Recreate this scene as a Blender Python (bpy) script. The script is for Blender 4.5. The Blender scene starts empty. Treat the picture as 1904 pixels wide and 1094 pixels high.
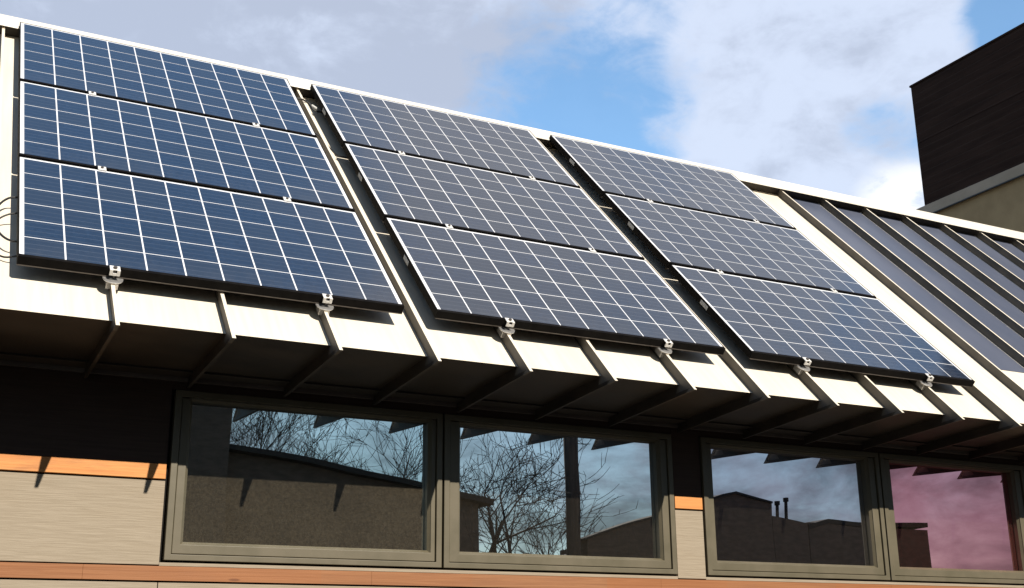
import bpy, bmesh, math, random
from mathutils import Vector, Matrix
R = math.radians
scene = bpy.context.scene
col = scene.collection

# ------------------------------------------------------------------ camera, light, exposure
TH = 0.7869                      # roof pitch (about 45 degrees)
cam_d = bpy.data.cameras.new('camera'); cam = bpy.data.objects.new('camera', cam_d); col.objects.link(cam)
cam_d.sensor_width = 36; cam_d.lens = 41.88; cam_d.clip_end = 5000; cam_d.clip_start = 0.05
right = Vector((0.88844693, -0.45889794, -0.00864474)); fwd = Vector((0.44111876, 0.84851964, 0.29228181))
up = right.cross(fwd)
M_ = Matrix((right, up, -fwd)).transposed().to_4x4()
M_.translation = Vector((-0.32397, -4.86496, -1.54272))
cam.matrix_world = M_
scene.camera = cam
scene.render.resolution_x = 1024; scene.render.resolution_y = 588
scene.view_settings.view_transform = 'Standard'; scene.view_settings.look = 'None'
scene.view_settings.exposure = 0.42; scene.view_settings.gamma = 1

SUN = Vector((0.185, -1.0, 0.652)).normalized()      # direction towards the sun
sun_d = bpy.data.lights.new('sun', 'SUN'); sun_d.energy = 5.0; sun_d.angle = R(0.5); sun_d.color = (1.0, 0.92, 0.80)
sun = bpy.data.objects.new('sun', sun_d); col.objects.link(sun)
sun.rotation_euler = SUN.to_track_quat('Z', 'Y').to_euler(); sun.location = SUN * 50

class NT:
    """short-hand for building node trees"""
    def __init__(s, tree):
        s.t = tree; s.n = tree.nodes; s.l = tree.links
    def put(s, sock, v):
        if isinstance(v, bpy.types.NodeSocket): s.l.new(v, sock)
        elif v is not None:
            if hasattr(sock.default_value, '__len__') and not hasattr(v, '__len__'): v = (v,) * len(sock.default_value)
            if hasattr(v, '__len__') and len(v) == 3 and len(sock.default_value) == 4: v = (*v, 1)
            sock.default_value = v
    def node(s, typ, ins=None, **props):
        n = s.n.new(typ)
        for k, v in props.items(): setattr(n, k, v)
        for k, v in (ins or {}).items(): s.put(n.inputs[k], v)
        return n
    def math(s, op, a, b=None, c=None):
        n = s.node('ShaderNodeMath', operation=op); s.put(n.inputs[0], a)
        if b is not None: s.put(n.inputs[1], b)
        if c is not None: s.put(n.inputs[2], c)
        return n.outputs[0]
    def vmath(s, op, a, b=None):
        n = s.node('ShaderNodeVectorMath', operation=op); s.put(n.inputs[0], a)
        if b is not None: s.put(n.inputs[1], b)
        return n.outputs['Value'] if op in ('DOT_PRODUCT', 'LENGTH') else n.outputs[0]
    def mix(s, f, a, b, blend='MIX'):
        n = s.node('ShaderNodeMix', data_type='RGBA', blend_type=blend)
        s.put(n.inputs[0], f); s.put(n.inputs[6], a); s.put(n.inputs[7], b); return n.outputs[2]
    def smooth(s, v, lo, hi, a=0.0, b=1.0):
        n = s.node('ShaderNodeMapRange', {0: v, 1: lo, 2: hi, 3: a, 4: b}, interpolation_type='SMOOTHSTEP'); return n.outputs[0]
    def noise(s, vec, scale, detail=4, rough=.55, dist=0):
        n = s.node('ShaderNodeTexNoise', {'Vector': vec, 'Scale': scale, 'Detail': detail, 'Roughness': rough, 'Distortion': dist})
        return n.outputs[0]

# ------------------------------------------------------------------ sky: Nishita with broken cloud
world = bpy.data.worlds.new('World'); scene.world = world; world.use_nodes = True
w = NT(world.node_tree); w.n.clear()
sky = w.node('ShaderNodeTexSky', sky_type='NISHITA', sun_disc=False, sun_elevation=math.asin(SUN.z),
             sun_rotation=math.atan2(SUN.x, SUN.y), air_density=1.0, dust_density=0.6, ozone_density=1.5)
d = w.vmath('NORMALIZE', w.node('ShaderNodeTexCoord').outputs['Generated'])
def lobe(direction, width, amount):
    dd = Vector(direction).normalized()
    dt = w.vmath('DOT_PRODUCT', d, tuple(dd))
    return w.math('MULTIPLY', w.smooth(dt, math.cos(width), 1.0), amount)
warp = w.vmath('MULTIPLY', d, (1, 1, 1.6))
n1 = w.noise(warp, 3.4, 7, .56, .25)
n2 = w.noise(w.vmath('ADD', warp, (3.1, 1.7, .4)), 9.0, 6, .6, .2)
dens = w.math('ADD', n1, w.math('MULTIPLY', w.math('SUBTRACT', n2, .5), .42))
lobes = [((.05, .88, .47), .30, .26), ((.22, .845, .49), .30, .28), ((.36, .82, .44), .12, .05), ((.60, .66, .455), .22, .22),
         ((.45, .765, .455), .15, -.17), ((.51, .745, .42), .09, -.08), ((.725, .515, .46), .075, -.42), ((.66, .58, .48), .10, .12), ((.668, .640, .380), .07, -.17), ((.655, .655, .36), .03, .16),
         ((.690, .64, .333), .045, .40), ((.585, .70, .385), .07, .16), ((.43, .34, .84), .34, .30), ((.12, .42, .90), .34, -.45),
         ((.45, -.85, .2), .6, .03), ((.70, -.70, .15), .35, .04)]
for L in lobes: dens = w.math('ADD', dens, lobe(*L))
wisp = w.noise(w.vmath('MULTIPLY', d, (1, 1, 2.0)), 17.0, 8, .62, .5)
dens = w.math('ADD', dens, w.math('MULTIPLY', w.math('SUBTRACT', wisp, .5), .34))
cover = w.math('ADD', w.smooth(dens, .40, .68, 0, .90), .07)
thick = w.smooth(w.math('ADD', w.math('ADD', n2, w.math('MULTIPLY', w.math('SUBTRACT', wisp, .5), .5)), lobe((.16, .87, .47), .40, .24)), .40, .76)
bright = w.math('MULTIPLY', lobe((.690, .64, .333), .055, 1.0), w.smooth(wisp, .35, .55))
ccol = w.mix(thick, (5.6, 6.2, 7.5), (3.95, 4.35, 5.35))
ccol = w.mix(bright, ccol, (9.5, 9.4, 9.2))
ccol = w.mix(lobe((.46, .32, .83), .50, .9), ccol, (3.9, 3.8, 3.9))
base = w.mix(1.0, sky.outputs[0], (1.35, 1.75, 1.85), 'MULTIPLY')
skyc = w.mix(w.math('MULTIPLY', cover, .93), base, ccol)
# sky on the sun's side is dimmed to cut fill light on the facade
front = w.smooth(w.vmath('DOT_PRODUCT', d, (0, 1, 0)), -.30, .30)
n3 = w.noise(w.vmath('MULTIPLY', d, (1, 1, 2.4)), 7.0, 6, .6, .4)
puff = w.smooth(n3, .36, .66, .55, 1.45)
puff = w.math('ADD', w.math('MULTIPLY', puff, w.math('SUBTRACT', 1.0, front)), front)
skyc = w.mix(1.0, skyc, w.node('ShaderNodeCombineXYZ', {0: puff, 1: puff, 2: puff}).outputs[0], 'MULTIPLY')
skyc = w.mix(1.0, skyc, w.mix(front, (.275, .265, .268), (1, 1, 1)), 'MULTIPLY')
bg = w.node('ShaderNodeBackground', {'Color': skyc, 'Strength': 0.10})
w.l.new(bg.outputs[0], w.node('ShaderNodeOutputWorld').inputs[0])

# ------------------------------------------------------------------ materials
def material(name, build):
    m = bpy.data.materials.new(name); m.use_nodes = True; m.node_tree.nodes.clear()
    t = NT(m.node_tree); out = t.node('ShaderNodeOutputMaterial'); sh = build(t); t.l.new(sh, out.inputs[0]); return m
def pbsdf(t, color, rough=.5, metal=0., spec=.5, normal=None, coat=0., coat_rough=.05):
    n = t.node('ShaderNodeBsdfPrincipled')
    t.put(n.inputs['Base Color'], color); t.put(n.inputs['Roughness'], rough); t.put(n.inputs['Metallic'], metal)
    t.put(n.inputs['Specular IOR Level'], spec); t.put(n.inputs['Coat Weight'], coat); t.put(n.inputs['Coat Roughness'], coat_rough)
    if normal: t.l.new(normal, n.inputs['Normal'])
    return n.outputs[0]
def bump(t, h, strength, dist=.01):
    return t.node('ShaderNodeBump', {'Height': h, 'Strength': strength, 'Distance': dist}).outputs[0]
def wpos(t): return t.node('ShaderNodeNewGeometry').outputs['Position']
def opos(t): return t.node('ShaderNodeTexCoord').outputs['Object']

def mottled(name, c1, c2, scale=(4, 4, 4), rough=.5, metal=0., spec=.5, bstr=0., bdist=.005, detail=5, coord=wpos):
    def b(t):
        v = t.vmath('MULTIPLY', coord(t), scale)
        n = t.noise(v, 1.0, detail, .6); f = t.smooth(n, .3, .7)
        return pbsdf(t, t.mix(f, c1, c2), t.math('ADD', t.math('MULTIPLY', n, .25), rough - .12), metal, spec, bump(t, n, bstr, bdist) if bstr else None)
    return material(name, b)

def m_roof(t):
    p = wpos(t)
    big = t.noise(t.vmath('MULTIPLY', p, (2.2, .9, .9)), 1.0, 3, .5)
    streak = t.noise(t.vmath('MULTIPLY', p, (26, 1.2, 1.2)), 1.0, 4, .6)
    fine = t.noise(p, 220, 2, .5)
    c = t.mix(t.smooth(streak, .35, .75), (.77, .70, .585), (.70, .63, .515))
    c = t.mix(t.math('MULTIPLY', t.smooth(big, .5, .8), .35), c, (.60, .52, .40))
    h = t.math('ADD', t.math('MULTIPLY', big, 1.0), t.math('MULTIPLY', fine, .004))
    return pbsdf(t, c, .42, 0, .45, bump(t, h, .38, .02))
ROOF = material('champagne_metal', m_roof)
SOFFIT = mottled('shaded_soffit_metal', (.028, .024, .020), (.046, .038, .030), (2.2, 5, 5), .45, 0, .35)  # underside of the roof metal, eave shade painted into its colour
SEAM = mottled('shaded_seam_metal', (.088, .082, .072), (.135, .123, .107), (30, 6, 6), .55, 0, .25)  # sides of the roof seams, darkened in colour to stand for their shade
CLOSURE = mottled('dark_closure', (.03, .025, .02), (.045, .036, .028), (9, 9, 9), .6)
CAP = mottled('pale_ridge_metal', (.74, .70, .62), (.68, .63, .55), (3, 8, 8), .42, 0, .5)

def m_siding(t):
    p = wpos(t)
    g = t.noise(t.vmath('MULTIPLY', p, (5.5, 60, 150)), 1.0, 5, .62, .6)
    g2 = t.noise(t.vmath('MULTIPLY', p, (14, 60, 160)), 1.0, 3, .6)
    big = t.noise(t.vmath('MULTIPLY', p, (1.3, 1, 3)), 1.0, 3)
    c = t.mix(t.smooth(g, .32, .68), (.265, .218, .160), (.32, .268, .203))
    c = t.mix(t.math('MULTIPLY', t.smooth(big, .45, .75), .4), c, (.31, .245, .17))
    return pbsdf(t, c, .75, 0, .25, bump(t, t.math('ADD', g, t.math('MULTIPLY', g2, .4)), .45, .004))
SIDING = material('woodgrain_siding', m_siding)
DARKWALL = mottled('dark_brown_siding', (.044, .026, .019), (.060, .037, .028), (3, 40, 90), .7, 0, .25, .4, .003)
BACKING = mottled('wall_backing', (.012, .011, .010), (.02, .018, .016), (5, 5, 5), .9, 0, .1)

def m_wood(c1, c2, c3):
    def b(t):
        p = wpos(t)
        grain = t.noise(t.vmath('MULTIPLY', p, (1.6, 30, 75)), 1.0, 6, .65, 1.2)
        fine = t.noise(t.vmath('MULTIPLY', p, (10, 90, 340)), 1.0, 3, .6)
        sx = t.node('ShaderNodeSeparateXYZ', {0: p}).outputs[0]
        board = t.node('ShaderNodeTexWhiteNoise', {'W': t.math('FLOOR', t.math('DIVIDE', t.math('ADD', sx, 7.08), .78))}, noise_dimensions='1D').outputs[0]
        c = t.mix(t.smooth(grain, .3, .7), c1, c2)
        c = t.mix(t.math('MULTIPLY', board, .5), c, c3)
        c = t.mix(t.math('MULTIPLY', t.smooth(fine, .5, .75), .3), c, (.30, .11, .045))
        vn = t.node('ShaderNodeTexVoronoi', {'Vector': t.vmath('MULTIPLY', p, (3.1, 8, 14)), 'Scale': 1.0}).outputs['Distance']
        c = t.mix(t.math('MULTIPLY', t.smooth(vn, .11, .05), .75), c, (.12, .04, .015))
        stain = t.noise(t.vmath('MULTIPLY', p, (2.4, 5, 9)), 1.0, 5, .65)
        c = t.mix(t.math('MULTIPLY', t.smooth(stain, .52, .75), .5), c, (.24, .105, .05))
        return pbsdf(t, c, .6, 0, .3, bump(t, t.math('ADD', grain, t.math('MULTIPLY', fine, .5)), .3, .003))
    return b
WOOD = material('cedar_trim', m_wood((.52, .205, .062), (.66, .31, .105), (.56, .21, .055)))
WOOD_OLD = material('weathered_cedar_trim', m_wood((.20, .086, .036), (.295, .138, .062), (.29, .095, .026)))

FRAME = mottled('olive_window_paint', (.100, .087, .056), (.120, .102, .067), (7, 7, 7), .42, 0, .4)
GASKET = mottled('black_gasket', (.012, .012, .012), (.02, .02, .02), (9, 9, 9), .6)

def glass(name, tint, refl, dust, dustcol=(.30, .25, .17)):
    def b(t):
        p = wpos(t)
        wob = t.noise(t.vmath('MULTIPLY', p, (1.1, 1.1, 1.6)), 1.0, 1, .5)
        nrm = bump(t, wob, .03, .05)
        fr = t.node('ShaderNodeFresnel', {'IOR': 1.5}).outputs[0]
        gl = t.node('ShaderNodeBsdfGlossy', {'Color': tint, 'Roughness': .006, 'Normal': nrm}).outputs[0]
        body = pbsdf(t, (.006, .006, .007), .5, 0, 0)
        a = t.node('ShaderNodeMixShader', {0: t.math('ADD', fr, refl), 1: body, 2: gl}).outputs[0]
        dn = t.noise(t.vmath('MULTIPLY', p, (110, 110, 90)), 1.0, 4, .75)
        dz = t.noise(t.vmath('MULTIPLY', p, (2.5, 2.5, 4)), 1.0, 3, .6)
        f = t.math('MULTIPLY', t.math('MULTIPLY', t.smooth(dn, .2, .85, .45, 1.3), t.smooth(dz, .2, .8, .8, 1.15)), dust)
        df = t.node('ShaderNodeBsdfDiffuse', {'Color': dustcol}).outputs[0]
        return t.node('ShaderNodeMixShader', {0: f, 1: a, 2: df}).outputs[0]
    return material(name, b)
GLASS_A = glass('glass_dusty', (.76, .86, .88), .68, .115)
GLASS_B = glass('glass_clear', (.84, .86, .88), .80, .03)
GLASS_C = glass('glass_grey', (.84, .83, .90), .76, .016)
GLASS_D = glass('glass_pink', (1.0, .42, .46), .86, .025)

def m_cell(t):
    p = opos(t); xyz = t.node('ShaderNodeSeparateXYZ', {0: p})
    rnd = t.node('ShaderNodeObjectInfo').outputs['Random']
    off = t.vmath('ADD', p, t.node('ShaderNodeCombineXYZ', {0: t.math('MULTIPLY', rnd, 37), 1: t.math('MULTIPLY', rnd, 11)}).outputs[0])
    fl = t.node('ShaderNodeTexVoronoi', {'Vector': t.vmath('MULTIPLY', off, (1, 1, 1)), 'Scale': 70}).outputs['Color']
    flake = t.node('ShaderNodeSeparateColor', {0: fl}).outputs[0]
    # one tone per cell
    cx = t.math('FLOOR', t.math('DIVIDE', t.math('SUBTRACT', xyz.outputs[0], .0195), .1611)); cy = t.math('FLOOR', t.math('DIVIDE', t.math('SUBTRACT', xyz.outputs[1], .0185), .1594))
    tone = t.node('ShaderNodeTexWhiteNoise', {'Vector': t.node('ShaderNodeCombineXYZ', {0: cx, 1: cy, 2: t.math('MULTIPLY', rnd, 91)}).outputs[0]}, noise_dimensions='3D').outputs[0]
    c = t.mix(flake, (.0030, .0115, .033), (.0075, .021, .053))
    c = t.mix(t.math('MULTIPLY', tone, .85), c, (.014, .021, .036))
    fy = t.math('FRACT', t.math('DIVIDE', t.math('SUBTRACT', xyz.outputs[1], .0185), .03985))
    bus = t.smooth(t.math('ABSOLUTE', t.math('SUBTRACT', fy, .5)), .055, .03)
    c = t.mix(t.math('MULTIPLY', bus, .11), c, (.34, .37, .42))
    dirt = t.noise(t.vmath('MULTIPLY', wpos(t), (1.5, 1.5, 1.5)), 1.0, 5, .6)
    spots = t.noise(t.vmath('MULTIPLY', wpos(t), (22, 9, 9)), 1.0, 6, .7)
    low = t.smooth(xyz.outputs[1], .20, .015)                       # dust that washes down to the lower rail
    film = t.math('MULTIPLY', t.math('ADD', t.math('MULTIPLY', low, .035), t.math('MULTIPLY', dirt, .012)), t.smooth(spots, .3, .7, .4, 1.4))
    c = t.mix(film, c, (.30, .28, .25))
    return pbsdf(t, c, t.math('ADD', .22, t.math('MULTIPLY', dirt, .12)), 0, .5, None, 1.0, t.math('ADD', .02, t.math('MULTIPLY', dirt, .09)))
CELL = material('solar_cell', m_cell)
SHEET = material('white_backsheet', lambda t: pbsdf(t, t.mix(t.noise(wpos(t), 6), (.80, .81, .84), (.74, .76, .80)), .3, 0, .5, None, .6, .06))
BLACKFRAME = mottled('black_anodised', (.006, .0055, .0055), (.010, .009, .0085), (20, 20, 20), .6, 0, .03)
EDGE = mottled('edge_glint_and_bolt_metal', (.075, .064, .055), (.11, .095, .082), (30, 30, 30), .4, .3)  # lighter grey painting the light caught on the frame's lower edge; also bolts
ZINC = mottled('bright_aluminium', (.62, .61, .60), (.46, .455, .45), (90, 90, 90), .36, .75, .5)
BRIGHT = mottled('matt_aluminium', (.74, .73, .71), (.64, .63, .61), (60, 60, 60), .45, .1, .5)
STICKER = mottled('paper_sticker', (.42, .42, .40), (.5, .5, .48), (90, 90, 90), .6)
CABLE = mottled('cable_rubber', (.015, .015, .016), (.022, .022, .022), (30, 30, 30), .5)
def m_film(t):
    p = wpos(t)
    n = t.noise(t.vmath('MULTIPLY', p, (3, 1.2, 1.2)), 1.0, 5, .6); n2 = t.noise(p, 55, 4, .6)
    c = t.mix(t.smooth(n, .3, .7), (.072, .086, .128), (.096, .108, .150))
    c = t.mix(t.math('MULTIPLY', t.smooth(n2, .5, .8), .3), c, (.085, .085, .11))
    return pbsdf(t, c, .36, 0, .5, bump(t, n2, .06, .003))
FILM = material('thin_film', m_film)
def m_clad(t):
    p = wpos(t); sp = t.node('ShaderNodeSeparateXYZ', {0: p})
    n = t.noise(t.vmath('MULTIPLY', p, (2, 1.2, 10)), 1.0, 5, .65)
    fz = t.math('FRACT', t.math('DIVIDE', sp.outputs[2], .118))
    joint = t.smooth(t.math('ABSOLUTE', t.math('SUBTRACT', fz, .5)), .40, .47)
    c = t.mix(t.smooth(n, .3, .7), (.034, .0160, .0105), (.056, .027, .018))
    c = t.mix(t.math('MULTIPLY', joint, .28), c, (.075, .048, .036))
    return pbsdf(t, c, .75, 0, .06, bump(t, t.math('SUBTRACT', n, joint), .4, .01))
CLAD = material('dark_brown_cladding', m_clad)
TOWERWALL = mottled('tan_stucco', (.42, .255, .125), (.52, .325, .165), (2.5, 2.5, 2.5), .85, 0, .2, .3, .01)
TRIM = mottled('brown_trim', (.10, .082, .07), (.14, .115, .10), (4, 4, 4), .5)
BAND = mottled('grey_flashing', (.50, .325, .20), (.40, .26, .155), (1.5, 1.5, 4), .5)
BRICK_D = mottled('shaded_brown_brick', (.035, .027, .021), (.060, .046, .036), (5, 5, 14), .9, 0, .2)
ROOF_D = mottled('dark_shingle', (.010, .010, .010), (.018, .017, .016), (6, 6, 6), .9, 0, .2)
BARK = mottled('grey_bark', (.030, .024, .019), (.06, .048, .038), (12, 12, 4), .9, 0, .2)
POLEWOOD = mottled('weathered_pole', (.025, .019, .015), (.045, .035, .027), (20, 20, 2), .9, 0, .2)
WINDARK = mottled('dark_window_glass', (.01, .011, .013), (.016, .017, .02), (2, 2, 2), .15)
GROUND = mottled('asphalt', (.040, .038, .036), (.065, .06, .055), (.8, .8, .8), .9, 0, .2, .3, .01)

# ------------------------------------------------------------------ mesh helpers
class MB:
    def __init__(s): s.v = []; s.f = []; s.m = []
    def add(s, vs, fs, mi=0):
        o = len(s.v); s.v += [tuple(v) for v in vs]
        for i, f in enumerate(fs):
            s.f.append([o + k for k in f]); s.m.append(mi[i] if isinstance(mi, (list, tuple)) else mi)
    def box(s, a, b, mi=0, T=None):
        x0, y0, z0 = a; x1, y1, z1 = b
        vs = [(x0,y0,z0),(x1,y0,z0),(x1,y1,z0),(x0,y1,z0),(x0,y0,z1),(x1,y0,z1),(x1,y1,z1),(x0,y1,z1)]
        if T: vs = [T(*v) for v in vs]
        s.add(vs, [(0,3,2,1),(4,5,6,7),(0,1,5,4),(1,2,6,5),(2,3,7,6),(3,0,4,7)], mi)
    def prism_x(s, poly, x0, x1, mi=0, side=None):
        """poly of (y, z); extruded along x"""
        n = len(poly)
        vs = [(x0, y, z) for y, z in poly] + [(x1, y, z) for y, z in poly]
        fs = [tuple(range(n)), tuple(range(2*n-1, n-1, -1))]; ms = [side if side is not None else (mi if not isinstance(mi, list) else mi[0])] * 2
        for i in range(n):
            j = (i+1) % n; fs.append((i, n+i, n+j, j)); ms.append(mi[i] if isinstance(mi, list) else mi)
        s.add(vs, fs, ms)
    def prism_y(s, poly, y0, y1, mi=0):
        """poly of (x, z); extruded along y"""
        n = len(poly)
        vs = [(x, y0, z) for x, z in poly] + [(x, y1, z) for x, z in poly]
        s.add(vs, [tuple(range(n)), tuple(range(2*n-1, n-1, -1))] + [(i, n+i, n+(i+1) % n, (i+1) % n) for i in range(n)], mi)
    def tube(s, pts, rad, sides=8, mi=0, cap=True):
        pts = [Vector(p) for p in pts]; rings = []
        if not hasattr(rad, '__len__'): rad = [rad] * len(pts)
        prev = None
        for i, p in enumerate(pts):
            t = (pts[min(i+1, len(pts)-1)] - pts[max(i-1, 0)]).normalized()
            if prev is None: prev = t.orthogonal().normalized()
            u = (prev - t * prev.dot(t)).normalized(); prev = u; v = t.cross(u)
            rings.append([p + (u*math.cos(2*math.pi*k/sides) + v*math.sin(2*math.pi*k/sides)) * rad[i] for k in range(sides)])
        vs = [q for r in rings for q in r]; fs = []
        for i in range(len(pts)-1):
            for k in range(sides):
                a = i*sides+k; b = i*sides+(k+1) % sides; fs.append((a, b, b+sides, a+sides))
        if cap: fs.append(tuple(range(sides-1, -1, -1))); fs.append(tuple(range((len(pts)-1)*sides, len(pts)*sides)))
        s.add(vs, fs, mi)
    def disc(s, c, r, h0, h1, sides=20, mi=0, r2=None):
        x, y = c; r2 = r2 or r
        vs = [(x + r*math.cos(2*math.pi*k/sides), y + r*math.sin(2*math.pi*k/sides), h0) for k in range(sides)] + \
             [(x + r2*math.cos(2*math.pi*k/sides), y + r2*math.sin(2*math.pi*k/sides), h1) for k in range(sides)]
        fs = [tuple(range(sides-1, -1, -1)), tuple(range(sides, 2*sides))] + [(k, (k+1) % sides, sides+(k+1) % sides, sides+k) for k in range(sides)]
        s.add(vs, fs, mi)
    def build(s, name, mats, parent=None, bevel=0, smooth=False):
        if not isinstance(mats, (list, tuple)): mats = [mats]
        me = bpy.data.meshes.new(name); me.from_pydata(s.v, [], s.f)
        for m in mats: me.materials.append(m)
        for p, mi in zip(me.polygons, s.m): p.material_index = mi
        bm = bmesh.new(); bm.from_mesh(me)
        bmesh.ops.recalc_face_normals(bm, faces=bm.faces)
        if bevel:
            bmesh.ops.bevel(bm, geom=[e for e in bm.edges if e.is_manifold and e.calc_face_angle(0) > .5], offset=bevel, segments=2, affect='EDGES', profile=.5)
        if smooth:
            for f in bm.faces: f.smooth = True
        bm.to_mesh(me); bm.free(); me.update()
        o = bpy.data.objects.new(name, me); col.objects.link(o)
        if parent: o.parent = parent
        return o
def tag(o, label=None, cat=None, group=None, kind=None):
    if label: o['label'] = label
    if cat: o['category'] = cat
    if group: o['group'] = group
    if kind: o['kind'] = kind
    return o
def thing(name, label, cat, loc=(0, 0, 0), rot=(0, 0, 0), group=None):
    o = bpy.data.objects.new(name, None); col.objects.link(o); o.location = loc; o.rotation_euler = rot
    o.empty_display_size = .1
    return tag(o, label, cat, group)
def dup(root, loc, label=None):
    def cp(o, par):
        c = o.copy(); col.objects.link(c)
        if par: c.parent = par
        for ch in list(o.children): cp(ch, c)
        return c
    r = cp(root, None); r.location = loc
    if label: r['label'] = label
    return r
ct, st = math.cos(TH), math.sin(TH)
def on_roof(x, s, h): return Vector((x, s*ct - h*st, s*st + h*ct))     # h is measured outward from the plane of the panels

# ------------------------------------------------------------------ the ground
GZ = -3.12
g = MB(); g.box((-1500, -1500, GZ - .5), (1500, 1500, GZ)); tag(g.build('ground', GROUND), kind='structure')

# ------------------------------------------------------------------ the building with the standing seam roof
SP, S0 = .4545, .371
HP = -.110                                    # level of the roof pans
NOSE = on_roof(0, -.240, HP); NY, NZ = NOSE.y, NOSE.z
RIDGE_S = 3.20
WY = .60                                      # face of the siding
JZ = -.288                                    # soffit meets wall
X0, X1 = -4.0, 11.98
bld = thing('building', 'low tan building with cedar bands and strip windows under a steep pale metal roof', 'building', (4, 0, GZ))
class Off:                                    # children keep world coordinates
    pass
def child(o, par):
    o.parent = par; o.matrix_parent_inverse = Matrix.Identity(4)
    return o
BINV = Matrix.Translation((-4, 0, -GZ))
def part(mb, name, mats, par=None, **k):
    """link a part given in world coordinates under the building (or one of its parts)"""
    mb.v = [tuple(BINV @ Vector(v)) for v in mb.v]
    return mb.build(name, mats, par or bld, **k)
rp = on_roof(0, RIDGE_S, HP); BY = 2*rp.y - NY
rm = MB()
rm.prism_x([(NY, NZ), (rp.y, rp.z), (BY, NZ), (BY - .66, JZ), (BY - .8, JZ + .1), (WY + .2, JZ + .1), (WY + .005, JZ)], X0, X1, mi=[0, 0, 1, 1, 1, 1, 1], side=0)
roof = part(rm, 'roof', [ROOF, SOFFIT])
# standing seams: they run up the slope and fold under the eave to the wall
sd = Vector((0, WY - NY, JZ - NZ)).normalized()         # along the soffit
n_r = Vector((0, -st, ct)); n_s = Vector((0, sd.z, -sd.y))
def offset_pt(dd): return Vector((0, NY, NZ)) + (n_r + n_s) * (dd / (1 + n_r.dot(n_s)))
def roof_seam(m, d0, d1, s1, x0, x1):
    # pale metal on the top face, shade painted into the sides and soffit run
    yz = lambda *q: [(v.y, v.z) for v in q]
    a0, a1 = offset_pt(d0), offset_pt(d1); wl = Vector((0, WY, JZ)) - sd*.013
    k1 = a1 + sd*((a0 - a1).dot(sd) + .035)
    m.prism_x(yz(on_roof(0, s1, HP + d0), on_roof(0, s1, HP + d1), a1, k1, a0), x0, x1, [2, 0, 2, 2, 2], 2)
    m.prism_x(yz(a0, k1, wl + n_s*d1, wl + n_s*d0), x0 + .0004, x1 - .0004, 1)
n0 = math.ceil((X0 + .05 - S0) / SP); n9 = math.floor((X1 - .05 - S0) / SP)
for n in range(n0, n9 + 1):
    x = S0 + n*SP; m = MB()
    roof_seam(m, -.004, .0545, 3.03, x - .005, x + .005)
    roof_seam(m, .039, .056, 3.028, x - .0085, x + .0070)     # folded head, wider than the web
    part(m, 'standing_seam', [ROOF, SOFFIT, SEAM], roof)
rc = MB()
c0, c1 = on_roof(0, 3.0, -.028), on_roof(0, 3.185, -.028)
rc.prism_x([(c0.y, c0.z), (c1.y, c1.z), (2*rp.y - c0.y, c0.z), (2*rp.y - c0.y, c0.z - .012), (c1.y, c1.z - .016), (c0.y, c0.z - .012)], X0 - .02, X1 - .002)
part(rc, 'ridge_cap', CAP, bevel=.002)
zc = MB()
zc.box((X0 + .02, 3.045, HP + .001), (X1 - .03, 3.06, -.040), T=lambda x, s, h: on_roof(x, s, h)); part(zc, 'ridge_closure', CLOSURE)

# wall of the building
def slab(x0, x1, z0, z1, y0, y1=None):
    m = MB(); m.box((x0, y0, z0), (x1, y1 or WY + .022, z1)); return m
bk = MB(); bk.box((X0 + .3, WY + .16, GZ), (X1 - .05, WY + .22, JZ + .08))
for a, b in ((X0 + .3, .768), (3.513, 3.705), (6.33, X1 - .05)): bk.box((a, WY + .024, -1.16), (b, WY + .158, JZ + .01))
bk.box((X0 + .3, WY + .024, GZ), (X1 - .05, WY + .158, -1.162))
bk.box((X0 + .3, BY - .9, GZ), (X1 - .05, BY - .7, JZ + .08)); bk.box((X0 + .3, WY + .222, GZ), (X0 + .5, BY - .902, JZ + .08)); bk.box((X1 - .3, WY + .222, GZ), (X1 - .1, BY - .902, JZ + .08))
part(bk, 'wall_core', BACKING)
B1T, B1B, B2T, B2B = -.695, -.761, -1.143, -1.205
for a, b in ((X0 + .3, .757), (3.516, 3.701), (6.335, X1 - .05)):
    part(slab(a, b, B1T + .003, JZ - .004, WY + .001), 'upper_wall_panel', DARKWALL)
    part(slab(a, b, B1B, B1T, WY - .004), 'cedar_band', WOOD, bevel=.0015)
    part(slab(a, b, B2T + .006, B1B - .009, WY), 'siding_board', SIDING, bevel=.001)
cuts = [X0 + .3, -1.4, .44, 1.75, 3.4, 5.05, 6.4, 8.2, X1 - .05]
for a, b in zip(cuts, cuts[1:]):
    part(slab(a, b - .0005, B2B, B2T, WY - .005), 'cedar_band', WOOD_OLD, bevel=.0006)
cuts = [X0 + .3, -1.68, .76, 3.2, 5.64, 8.08, X1 - .05]
for a, b in zip(cuts, cuts[1:]):
    part(slab(a, b - .004, B2B - .45, B2B - .008, WY), 'siding_board', SIDING, bevel=.001)
    part(slab(a, b - .004, GZ, B2B - .458, WY), 'siding_board', SIDING, bevel=.001)
vs_ = MB(); ys = WY - .115; zs = NZ + (ys - NY)*(JZ - NZ)/(WY - NY)
vs_.prism_x([(ys, zs - .0015), (WY - .001, JZ - .0015), (WY - .001, JZ - .009), (ys, zs - .009)], X0 + .02, X1 - .02)
part(vs_, 'soffit_strip', CLOSURE)
part(slab(X0 + .3, X1 - .06, JZ - .026, JZ - .002, WY - .022, WY - .002), 'soffit_trim', TRIM, bevel=.002)

for a, b in ((.757, 3.516), (3.701, 6.335)):
    part(slab(a + .001, b - .001, -.3485, JZ - .004, WY + .003), 'header_shade_board', DARKWALL)  # dark board added to stand for the shade above the windows
    part(slab(a + .001, b - .001, B2T + .002, B2T + .0165, WY + .001), 'siding_strip', SIDING)

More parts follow.
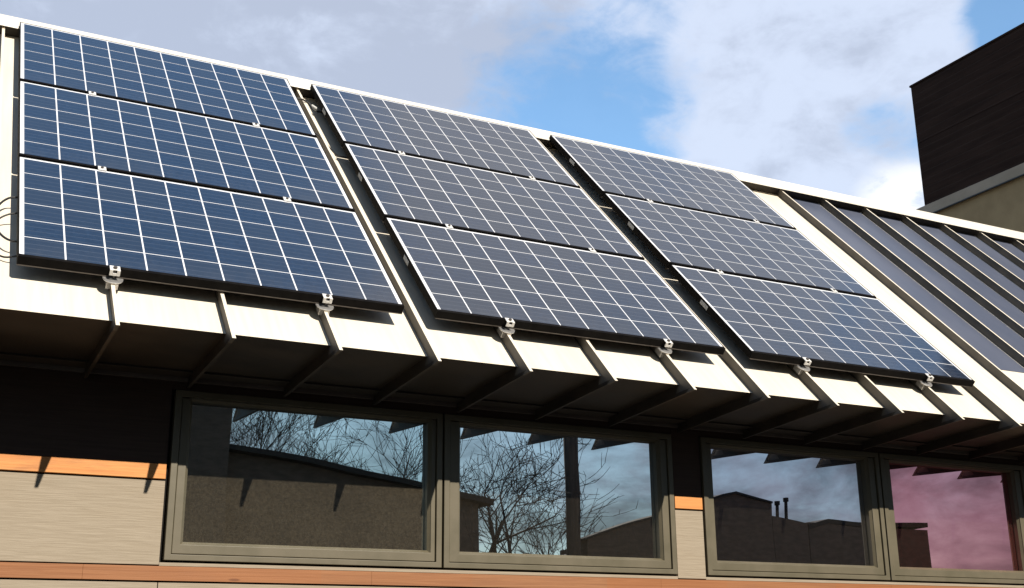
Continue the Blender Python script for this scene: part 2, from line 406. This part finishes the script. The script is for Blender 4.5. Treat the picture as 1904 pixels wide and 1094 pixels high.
# windows: fixed frame, sash with glazing bead, pane
def window(x0, x1, px0, px1, mat):
    z0, z1, pz0, pz1 = -1.117, -.352, -1.034, -.398
    wn = MB()
    def ring(ax0, ax1, az0, az1, bx0, bx1, bz0, bz1, y0, y1, dy=0):
        # mitred picture-frame: outer rectangle a, inner rectangle b; dy sets the inner edge back
        A = [(ax0, az0), (ax1, az0), (ax1, az1), (ax0, az1)]; B = [(bx0, bz0), (bx1, bz0), (bx1, bz1), (bx0, bz1)]
        vs = [(x, y0, z) for x, z in A] + [(x, y0 + dy, z) for x, z in B] + [(x, y1, z) for x, z in A] + [(x, y1, z) for x, z in B]
        fs = []
        for i in range(4):
            j = (i+1) % 4
            fs += [(i, j, 4+j, 4+i), (i, 8+i, 8+j, j), (4+i, 4+j, 12+j, 12+i), (8+i, 12+i, 12+j, 8+j)]
        return vs, fs
    fw = .030
    vs, fs = ring(x0, x1, z0, z1, x0+fw, x1-fw, z0+.026, z1-fw, WY - .012, WY + .125)
    wn.add(vs, fs); fr = part(wn, 'window', FRAME, bevel=.0025)
    sm = MB()
    vs, fs = ring(x0+fw+.003, x1-fw-.003, z0+.029, z1-fw-.003, px0-.012, px1+.012, pz0-.012, pz1+.012, WY - .002, WY + .12); sm.add(vs, fs)
    sub(sm, 'sash', FRAME, fr, bevel=.003)
    gm = MB()
    vs, fs = ring(px0-.0115, px1+.0115, pz0-.0115, pz1+.0115, px0, px1, pz0, pz1, WY + .004, WY + .050, .014); gm.add(vs, fs)
    sub(gm, 'glazing_bead', FRAME, fr)
    pm = MB(); pm.box((px0 - .01, WY + .051, pz0 - .01), (px1 + .01, WY + .059, pz1 + .01)); sub(pm, 'pane', mat, fr)
    return fr
def sub(mb, name, mats, par, **k):
    mb.v = [tuple(BINV @ Vector(v)) for v in mb.v]; return mb.build(name, mats, par, **k)
for a in ((.774, 2.110, .857, 2.041, GLASS_A), (2.121, 3.507, 2.220, 3.418, GLASS_B), (3.710, 5.044, 3.795, 4.950, GLASS_C), (5.055, 6.325, 5.151, 6.226, GLASS_D)):
    window(*a)

# ------------------------------------------------------------------ solar modules
MW, MH, GAP = 1.65, .992, .020
AX = [0.0, 1.8165, 3.6425]
def module(sticker):
    root = thing('solar_module', None, 'solar panel', rot=(TH, 0, 0), group='solar panels on the metal roof')
    f = MB(); D = .040
    lips = .0045
    f.box((0, 0, -D), (MW, .019, 0), 0)                                  # lower rail
    f.box((.0005, -.0025, -D - .0015), (MW - .0005, .012, -D + .002), 1) # its bottom edge, coloured lighter as if catching light
    f.box((0, MH - lips, -D), (MW, MH, 0), 0)
    f.box((0, .0192, -D), (lips, MH - lips - .0002, 0), 0); f.box((MW - lips, .0192, -D), (MW, MH - lips - .0002, 0), 0)
    f.box((0.03, .03, -D + .0), (MW - .03, MH - .03, -D + .012), 0)
    f.build('frame', [BLACKFRAME, EDGE], root)
    b = MB(); b.box((lips + .0002, .0192, -.012), (MW - lips - .0002, MH - lips - .0002, -.0015)); b.build('backsheet', SHEET, root)
    c = MB(); px, py = .1611, .1594; gx, gy = .0072, .0060
    for i in range(10):
        for j in range(6):
            x0 = .0195 + i*px + gx/2; y0 = .0185 + j*py + gy/2; x1 = x0 + px - gx; y1 = y0 + py - gy
            if j == 0: y0 -= .0015
            c.add([(x0, y0, -.0009), (x1, y0, -.0009), (x1, y1, -.0009), (x0, y1, -.0009)], [(0, 1, 2, 3)])
    c.build('solar_cells', CELL, root)
    if sticker:
        s_ = MB(); s_.box((-.0012, .50, -.034), (-.0001, .585, -.010)); s_.build('sticker', STICKER, root)
    return root
names = [('left', 'left array'), ('middle', 'middle array'), ('right', 'right array')]
rows = ['bottom', 'centre', 'top']
tone = ['deep blue', 'grey-blue', 'slate blue']
proto = [module(False), module(True)]
used = [False, False]
for a in range(3):
    for r in range(3):
        k = 0 if a == 0 else 1
        loc = on_roof(AX[a], r*(MH + GAP), 0)
        lab = f"{tone[a]} black-framed solar panel forming the {['bottom', 'middle', 'top'][r]} row of the {['left', 'middle', 'right'][a]} array"
        if not used[k]: o = proto[k]; o.location = loc; used[k] = True; o['label'] = lab
        else: o = dup(proto[k], loc, lab)

# clamps: end clamps on the seams below the arrays, mid clamps between the modules
def end_clamp():
    root = thing('seam_clamp', None, 'clamp', rot=(TH, 0, 0), group='clamps under the lower edge of the arrays')
    b = MB()
    b.box((-.024, -.026, -.098 + .012), (-.006, .034, -.053)); b.box((.006, -.026, -.086), (.024, .034, -.058)); b.box((-.024, -.026, -.0575), (.024, .034, -.049))
    b.build('seam_grip', ZINC, root, bevel=.0015)
    d_ = MB(); d_.disc((0, -.004), .042, -.0482, -.0450, 28); d_.disc((0, -.004), .042, -.0449, -.0430, 28, r2=.0405); d_.build('disc', ZINC, root)
    t = MB()
    t.box((-.021, -.026, -.022), (-.008, -.0218, .0040)); t.box((.008, -.026, -.022), (.021, -.0218, .0040)); t.box((-.0079, -.0258, -.022), (.0079, -.0218, -.010)); t.box((-.021, -.0216, .0008), (.021, .014, .0042))
    t.build('top_bracket', BRIGHT, root, bevel=.001)
    bo = MB(); bo.disc((0, -.008), .0085, .0047, .012, 6); bo.tube([(0, -.012, -.036), (0, -.012, -.001)], .004, 8); bo.disc((0, -.0265), .001, 0, .001, 6); bo.build('bolt', EDGE, root)
    return root
ec = end_clamp(); first = True
for a in range(3):
    for k, n in enumerate((4*a, 4*a + 2)):
        loc = on_roof(S0 + n*SP, 0, 0)
        lab = f"aluminium seam clamp with round disc under the {['left', 'middle', 'right'][a]} array, near its lower {['left', 'right'][k]} corner"
        if first: ec.location = loc; ec['label'] = lab; first = False
        else: dup(ec, loc, lab)
def mid_clamp():
    root = thing('panel_clamp', None, 'clamp', rot=(TH, 0, 0), group='clamps between the rows of panels')
    m = MB(); m.box((-.019, -.021, .0006), (.019, .021, .0050)); m.box((-.019, -.0085, -.03), (.019, -.0055, .0005)); m.box((-.019, .0055, -.03), (.019, .0085, .0005))
    m.build('clamp_plate', BRIGHT, root, bevel=.001)
    b = MB(); b.disc((0, 0), .007, .0052, .0115, 6); b.build('bolt', EDGE, root)
    return root
mc = mid_clamp(); first = True
for a in range(3):
    for r in range(2):
        for k, n in enumerate((4*a, 4*a + 2)):
            loc = on_roof(S0 + n*SP, (r+1)*MH + r*GAP + GAP/2, 0)
            lab = f"small bright clamp in the {['lower', 'upper'][r]} joint of the {['left', 'middle', 'right'][a]} array, {['left', 'right'][k]} one of two"
            if first: mc.location = loc; mc['label'] = lab; first = False
            else: dup(mc, loc, lab)
# cables
def cable(pts, r, label, name='cable'):
    P = [Vector(p) for p in pts]; out = []
    for i in range(len(P)-1):
        p0, p1, p2, p3 = P[max(i-1, 0)], P[i], P[i+1], P[min(i+2, len(P)-1)]
        for k in range(6):
            t = k/6; out.append(.5*((2*p1) + (p2-p0)*t + (2*p0-5*p1+4*p2-p3)*t*t + (-p0+3*p1-3*p2+p3)*t**3))
    out.append(P[-1]); m = MB(); m.tube(out, r, 8)
    return tag(m.build(name, CABLE, smooth=True), label, 'cable', 'black cables at the arrays')
cable([on_roof(.03, .64, -.045), on_roof(-.03, .63, -.05), on_roof(-.075, .54, -.055), on_roof(-.088, .42, -.058), on_roof(-.07, .30, -.055), on_roof(-.03, .225, -.05), on_roof(.03, .21, -.045)], .0048,
      'larger black cable loop hanging out left of the bottom left panel')
cable([on_roof(.03, .49, -.045), on_roof(-.03, .47, -.052), on_roof(-.075, .43, -.07), on_roof(-.10, .34, -.088), on_roof(-.085, .20, -.09), on_roof(-.04, .14, -.088), on_roof(.03, .13, -.06)], .004,
      'smaller black cable end curling under the larger loop at the left edge')
cable([on_roof(1.60, 2.75, -.06), on_roof(1.70, 2.78, -.04), on_roof(1.76, 2.74, -.05), on_roof(1.80, 2.70, -.075), on_roof(1.90, 2.72, -.07)], .006,
      'short black cable crossing the first gap near the ridge')
cn = MB(); cn.tube([on_roof(1.775, 2.735, -.055), on_roof(1.812, 2.715, -.065)], .010, 10)
tag(cn.build('cable_connector', STICKER), 'pale cable connector in the first gap near the ridge', 'connector')
cable([on_roof(1.60, 2.25, -.06), on_roof(1.70, 2.2, -.05), on_roof(1.77, 2.1, -.085), on_roof(1.80, 1.98, -.08), on_roof(1.90, 1.92, -.06)], .005,
      'thin black cable sagging across the first gap at the upper joint')

# thin film laminates on the bare roof to the right
ords = ['first', 'second', 'third', 'fourth', 'fifth', 'sixth', 'seventh', 'eighth']
for i in range(8):
    n = 12 + i; x = S0 + n*SP
    lm = MB(); lm.box((.030, 0, 0), (SP - .030, 2.615, .0035))
    o = lm.build('solar_laminate', FILM, bevel=.001); o.location = on_roof(x, .42, HP + .0006); o.rotation_euler = (TH, 0, 0)
    tag(o, f"dark thin-film solar strip between roof seams, {ords[i]} strip to the right of the panel arrays", 'solar strip', 'thin-film strips on the bare roof')

# ------------------------------------------------------------------ higher block behind the right end of the roof
tw = thing('tower_block', 'taller block with dark brown upper cladding rising behind the right end of the roof', 'building', (16, 3, GZ))
TI = Matrix.Translation((-16, -3, -GZ))
def tpart(mb, name, mat, **k):
    mb.v = [tuple(TI @ Vector(v)) for v in mb.v]; return mb.build(name, mat, tw, **k)
m = MB(); m.box((12.03, -.2, GZ), (20, 6.42, 4.30)); tpart(m, 'lower_wall', TOWERWALL)
m = MB(); m.box((11.985, -.25, 4.302), (20.05, 6.47, 4.455)); tpart(m, 'flashing_band', BAND, bevel=.004)
m = MB(); m.box((11.96, -.25, 4.285), (11.984, 6.47, 4.300)); tpart(m, 'drip_edge', CLOSURE)
m = MB()
for za, zb in ((4.457, 5.395), (5.401, 6.285)):
    for ya, yb in ((-.2, 1.7), (1.704, 3.9), (3.904, 6.30)): m.box((12.0, ya, za), (12.06, yb, zb))
m.box((12.062, -.198, 4.457), (19.9, 6.298, 6.280)); tpart(m, 'cladding', CLAD)
m = MB(); m.box((11.985, -.215, 6.2855), (20, 6.315, 6.312)); tpart(m, 'roof_edge', CLAD)

# ------------------------------------------------------------------ across the yard (seen in the window glass)
YB = -11.4
def house(name, label, cat, base):
    return thing(name, label, cat, base)
def local(mb, base, name, mat, par, **k):
    mb.v = [tuple(Vector(v) - Vector(base)) for v in mb.v]; return mb.build(name, mat, par, **k)
b0 = (5, YB, GZ)
hA = house('yard_house', 'dark house with a sloping roof across the yard, mirrored low in the first window', 'house', b0)
m = MB(); m.prism_y([(4.0, GZ), (8.15, GZ), (8.15, .86), (4.0, 1.45)], YB - 6, YB); local(m, b0, 'wall', BRICK_D, hA)
m = MB(); m.prism_y([(4.0, 1.46), (8.35, .83), (8.35, .93), (4.0, 1.54)], YB - 6.2, YB + .2); local(m, b0, 'roof', ROOF_D, hA)
m = MB(); m.box((-1.0, YB - 6, GZ), (3.99, YB + .3, 3.6)); local(m, b0, 'tall_wing', BRICK_D, hA)
for x in (4.6, 6.2):
    m = MB(); m.box((x, YB - .02, -1.6), (x + .8, YB + .03, -.4)); local(m, b0, 'window', WINDARK, hA)
b0 = (12.5, YB, GZ)
hB = house('gable_hall', 'dark gabled hall with two roof vents across the yard, mirrored in the third window', 'hall', b0)
m = MB(); m.prism_y([(10.25, GZ), (14.2, GZ), (14.2, 1.16), (13.4, 1.32), (13.1, 1.26), (10.25, .37)], YB - .3, YB); local(m, b0, 'wall', BRICK_D, hB)
m = MB(); m.prism_y([(10.4, GZ), (14.1, GZ), (14.1, .50), (13.3, .65), (10.4, -.10)], YB - 8, YB - .302); local(m, b0, 'roof', ROOF_D, hB)
m = MB(); m.prism_y([(10.18, .345), (13.1, 1.262), (13.4, 1.322), (14.2, 1.162), (14.2, 1.20), (13.4, 1.365), (13.1, 1.305), (10.18, .385)], YB - .32, YB + .03); local(m, b0, 'parapet_cap', ROOF_D, hB)
m = MB(); m.prism_y([(14.21, GZ), (15.0, GZ), (15.0, .80), (14.21, .92)], YB - 8, YB); local(m, b0, 'side_wing', BRICK_D, hB)
for x, z in ((14.38, 1.22), (14.58, 1.29)):
    m = MB(); m.tube([(x, YB - .07, .7), (x, YB - .07, z - .08)], .03, 10); m.tube([(x, YB - .07, z - .079), (x, YB - .07, z)], .05, 10); local(m, b0, 'vent_pipe', ROOF_D, hB)
b0 = (16.6, YB, GZ)
hC = house('flat_annex', 'dark flat-roofed annex right of the gabled hall, mirrored in the third window and the fourth', 'annex', b0)
m = MB(); m.box((15.02, YB - 7, GZ), (18.08, YB, .82)); local(m, b0, 'wall', BRICK_D, hC)
m = MB(); m.prism_y([(15.02, .70), (15.5, .822), (18.09, .87), (18.09, .95), (15.5, .90), (15.02, .78)], YB - 7.1, YB + .012); local(m, b0, 'roof', ROOF_D, hC)
# timber pole
b0 = (9.75, YB + .4, GZ)
pl = thing('utility_pole', 'dark timber pole across the yard, mirrored in the second window', 'pole', b0)
m = MB(); m.tube([(0, 0, 0), (-.02, 0, 3), (-.12, 0, 7.0)], [.15, .135, .11], 12); m.build('post', POLEWOOD, pl, smooth=True)
m = MB(); m.box((-.9, -.05, 6.55), (.7, .05, 6.67)); m.build('crossarm', POLEWOOD, pl)

def bare_tree(loc, h, seed, label, spread=.55, levels=6, lean=(0, 0), r0=.13):
    rnd = random.Random(seed)
    tr = thing('bare_tree', label, 'tree', loc, group='leafless trees across the yard')
    trunk, crown = MB(), MB()
    def grow(p, dr, ln, r, lev, mb):
        pts = [p]; rad = [r]; q = p.copy(); dd = dr.copy(); n = 4
        for i in range(n):
            dd = (dd + Vector((rnd.uniform(-.11, .11), rnd.uniform(-.11, .11), rnd.uniform(-.04, .10)))).normalized()
            q = q + dd*ln/n; pts.append(q.copy()); rad.append(r*(1 - .45*(i+1)/n))
        if lev >= 4: rad = [r_*.72 for r_ in rad]
        mb.tube(pts, rad, 7 if lev < 2 else (5 if lev < 4 else 3), cap=lev < 2)
        if lev >= levels: return
        nk = 3 if lev < 4 else 2
        for k in range(nk + (rnd.random() < .5)):
            t = rnd.uniform(.35, 1.0) if k else 1.0
            i = min(int(t*n), n); src = pts[i]
            ax = Vector((rnd.gauss(0, 1), rnd.gauss(0, 1), rnd.gauss(0, .5))); ax = (ax - dd*ax.dot(dd)).normalized()
            nd = (dd + ax*rnd.uniform(.35, 1.0)*spread*1.6).normalized()
            grow(src, nd, ln*rnd.uniform(.58, .82), max(rad[i]*rnd.uniform(.55, .8), .0085), lev+1, crown)
    grow(Vector((0, 0, 0)), Vector((lean[0], lean[1], 1)).normalized(), h*.30, r0, 0, trunk)
    trunk.build('trunk', BARK, tr, smooth=True); crown.build('crown', BARK, tr)
    return tr
bare_tree((5.6, YB - 7.2, GZ), 10.0, 3, 'bare upright tree behind the left half of the dark house, mirrored in the first window', .5, 6)
bare_tree((7.6, YB - 7.9, GZ), 11.0, 12, 'bare tree behind the middle of the dark house, mirrored in the first window', .5, 6)
bare_tree((9.4, YB - 7.2, GZ), 11.0, 8, 'bare tree beyond the right end of the dark house, mirrored in the first window', .55, 6)
bare_tree((8.95, YB - 1.4, GZ), 7.4, 21, 'spreading bare tree left of the timber pole, mirrored in the second window', .75, 6, (-.1, 0), .15)
bare_tree((10.7, YB - 2.6, GZ), 6.6, 5, 'small bare tree right of the timber pole, mirrored in the second window', .7, 5, (-.05, 0), .11)
